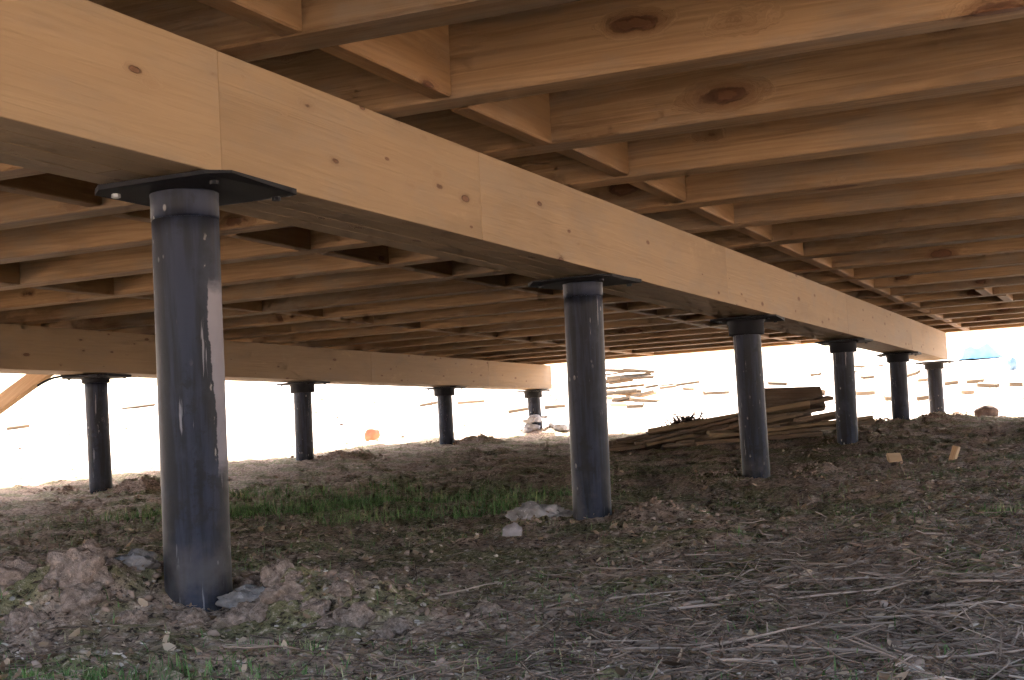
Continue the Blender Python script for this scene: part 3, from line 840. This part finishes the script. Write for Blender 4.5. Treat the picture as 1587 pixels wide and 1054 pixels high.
iv = np.array([v.co[:] for v in ic.verts]); if_ = np.array([[v.index for v in f.verts] for f in ic.faces]); ic.free()
def bits(name, n, r0, r1, smin, smax, pw, mat, beta, label, dens=None, flat=.6):
    x, y = sector(n, r0, r1); k = clear_piles(x, y)
    if dens is not None: k &= rng.random(n) < dens(x, y)
    x, y = x[k], y[k]; n = len(x)
    V = iv[None] * (1 + .28 * rng.normal(0, 1, (n, len(iv), 1)).clip(-1.6, 1.6))
    sz = (smin + (smax - smin) * rng.random(n) ** pw)
    s = sz[:, None] * np.stack([.8 + .7 * rng.random(n), .6 + .5 * rng.random(n), flat * (.7 + .5 * rng.random(n))], -1)
    return build(name, V, if_, x, y, gz(x, y) + sz * .2, s, rng.uniform(0, 6.28, n), rng.normal(0, .4, n), rng.normal(0, .4, n), rng.beta(*beta, n), mat, label)
bits('wood_chips', 11000, .95, 10, .0012, .006, 2.6, M['chip'], (1.5, 1.5), 'pale chips and bits scattered in the near soil', flat=.35)
def md(x, y):
    m = np.full(len(x), .3)
    for a, b, r, h in MOUNDS: m = np.maximum(m, np.exp(-((x - a) ** 2 + (y - b) ** 2) / (r * r) * .8))
    return m
bits('soil_crumbs', 24000, .95, 11.5, .0012, .008, 2.6, M['clod'], (2, 2), 'crumbs of soil over the ground', dens=md, flat=.8)
# crumbs piled on the far mounds
mx = np.concatenate([a + rng.normal(0, r * .55, 230) for a, b, r, h in MOUNDS]); my = np.concatenate([b + rng.normal(0, r * .55, 230) for a, b, r, h in MOUNDS])
k = clear_piles(mx, my, .07) & (np.hypot(mx + 1.44, my - 1.97) > .5); mx, my = mx[k], my[k]; n = len(mx)
V = iv[None] * (1 + .28 * rng.normal(0, 1, (n, len(iv), 1)).clip(-1.6, 1.6))
sz = .0015 + .0065 * rng.random(n) ** 2.2
build('mound_crumbs', V, if_, mx, my, gz(mx, my) + sz * .2, sz[:, None] * np.array([[1.1, .9, .75]]), rng.uniform(0, 6.28, n), rng.normal(0, .4, n), rng.normal(0, .4, n), rng.beta(2, 2, n), M['clod'], 'lumps of loose soil on the mounds at the posts')

x, y = sector(1100, 11.0, 32, 88, 142); k = (outside(x, y) > .15); x, y = x[k], y[k]; n = len(x)
V = iv[None] * (1 + .3 * rng.normal(0, 1, (n, len(iv), 1)).clip(-1.6, 1.6))
sz = (.004 + .016 * rng.random(n) ** 3) * np.hypot(x, y) / 14
build('lot_litter', V, if_, x, y, gz(x, y) + sz * .2, sz[:, None] * np.stack([.6 + 1.8 * rng.random(n), .5 + rng.random(n), .35 + .4 * rng.random(n)], -1), rng.uniform(0, 6.28, n), rng.normal(0, .2, n), rng.normal(0, .2, n), rng.beta(1.3, 2.2, n), M['leaf'], 'dry litter strewn over the sunlit lot')

# long stalks that can be told apart
sk = random.Random(77)
STK = [(-.50, 2.05, .55, .15, .0042), (-.42, 1.62, .42, .35, .0034), (-.25, 1.95, .35, 1.0, .0032), (-.30, 1.60, .34, .05, .0036), (-.62, 2.35, .38, .5, .003), (-.15, 2.2, .40, .9, .0036), (-.20, 2.02, .3, -.3, .003),
       (-.55, 1.80, .28, 1.2, .003), (-.35, 1.78, .30, .75, .0032), (-.30, 1.48, .30, .25, .003), (-.48, 1.50, .26, .6, .0028), (-.72, 2.18, .26, .2, .0028), (-.16, 1.7, .3, .6, .003), (-.1, 1.55, .28, 1.1, .003),
       (-.85, 2.55, .4, .35, .0028), (-.68, 2.0, .22, 1.5, .0026), (-.45, 2.5, .45, -.1, .003), (-2.55, 3.0, .25, -.6, .0035), (-2.62, 3.1, .2, .9, .003), (-2.4, 2.95, .22, -.2, .003), (-1.1, 2.3, .3, .8, .003)]
for i in range(26):
    STK.append((sk.uniform(-.62, -.08), sk.uniform(1.4, 2.3), sk.uniform(.15, .4), sk.uniform(-1.6, 1.6), sk.uniform(.0024, .0042)))
for i, (x, y, L, a, r) in enumerate(STK):
    d = Vector((math.cos(a), math.sin(a)))
    pts = []
    r *= .6; a += sk.uniform(-.9, .9); L *= .62; d = Vector((math.cos(a), math.sin(a))); bow = sk.uniform(-.03, .03)
    for j in range(8):
        s_ = j / 7 - .5
        px, py = x + d.x * L * s_ - d.y * bow * (1 - 4 * s_ * s_), y + d.y * L * s_ + d.x * bow * (1 - 4 * s_ * s_)
        pts.append(Vector((px, py, 0)))
    zs = [gzs(q.x, q.y) for q in pts]
    z0, z1 = zs[0], zs[-1]
    lift = max(0, max(zq - (z0 + (z1 - z0) * j / 7) for j, zq in enumerate(zs))) * .8 + .012
    c0 = Vector((x, y, gzs(x, y)))
    for j, q in enumerate(pts):
        q.z = z0 + (z1 - z0) * j / 7 + lift * .7 + sk.uniform(-.001, .001)
        q -= c0
    me = tube('dry_stalk', pts, [r * (1 - .5 * j / 7) * (1.15 if j in (2, 5) else 1) for j in range(8)], 6)
    at = me.attributes.new('rnd', 'FLOAT', 'POINT'); at.data.foreach_set('value', [sk.uniform(.4, .85)] * len(me.vertices))
    o = mobj('dry_stalk', me, M['straw'], None, c0)
    tag(o, 'long dry stalk lying on the ground' + (' left of the nearest post' if x < -2 else ' in the near right litter'), 'stalk', 'long stalks left of the nearest post' if x < -2 else 'long stalks in the near right litter')
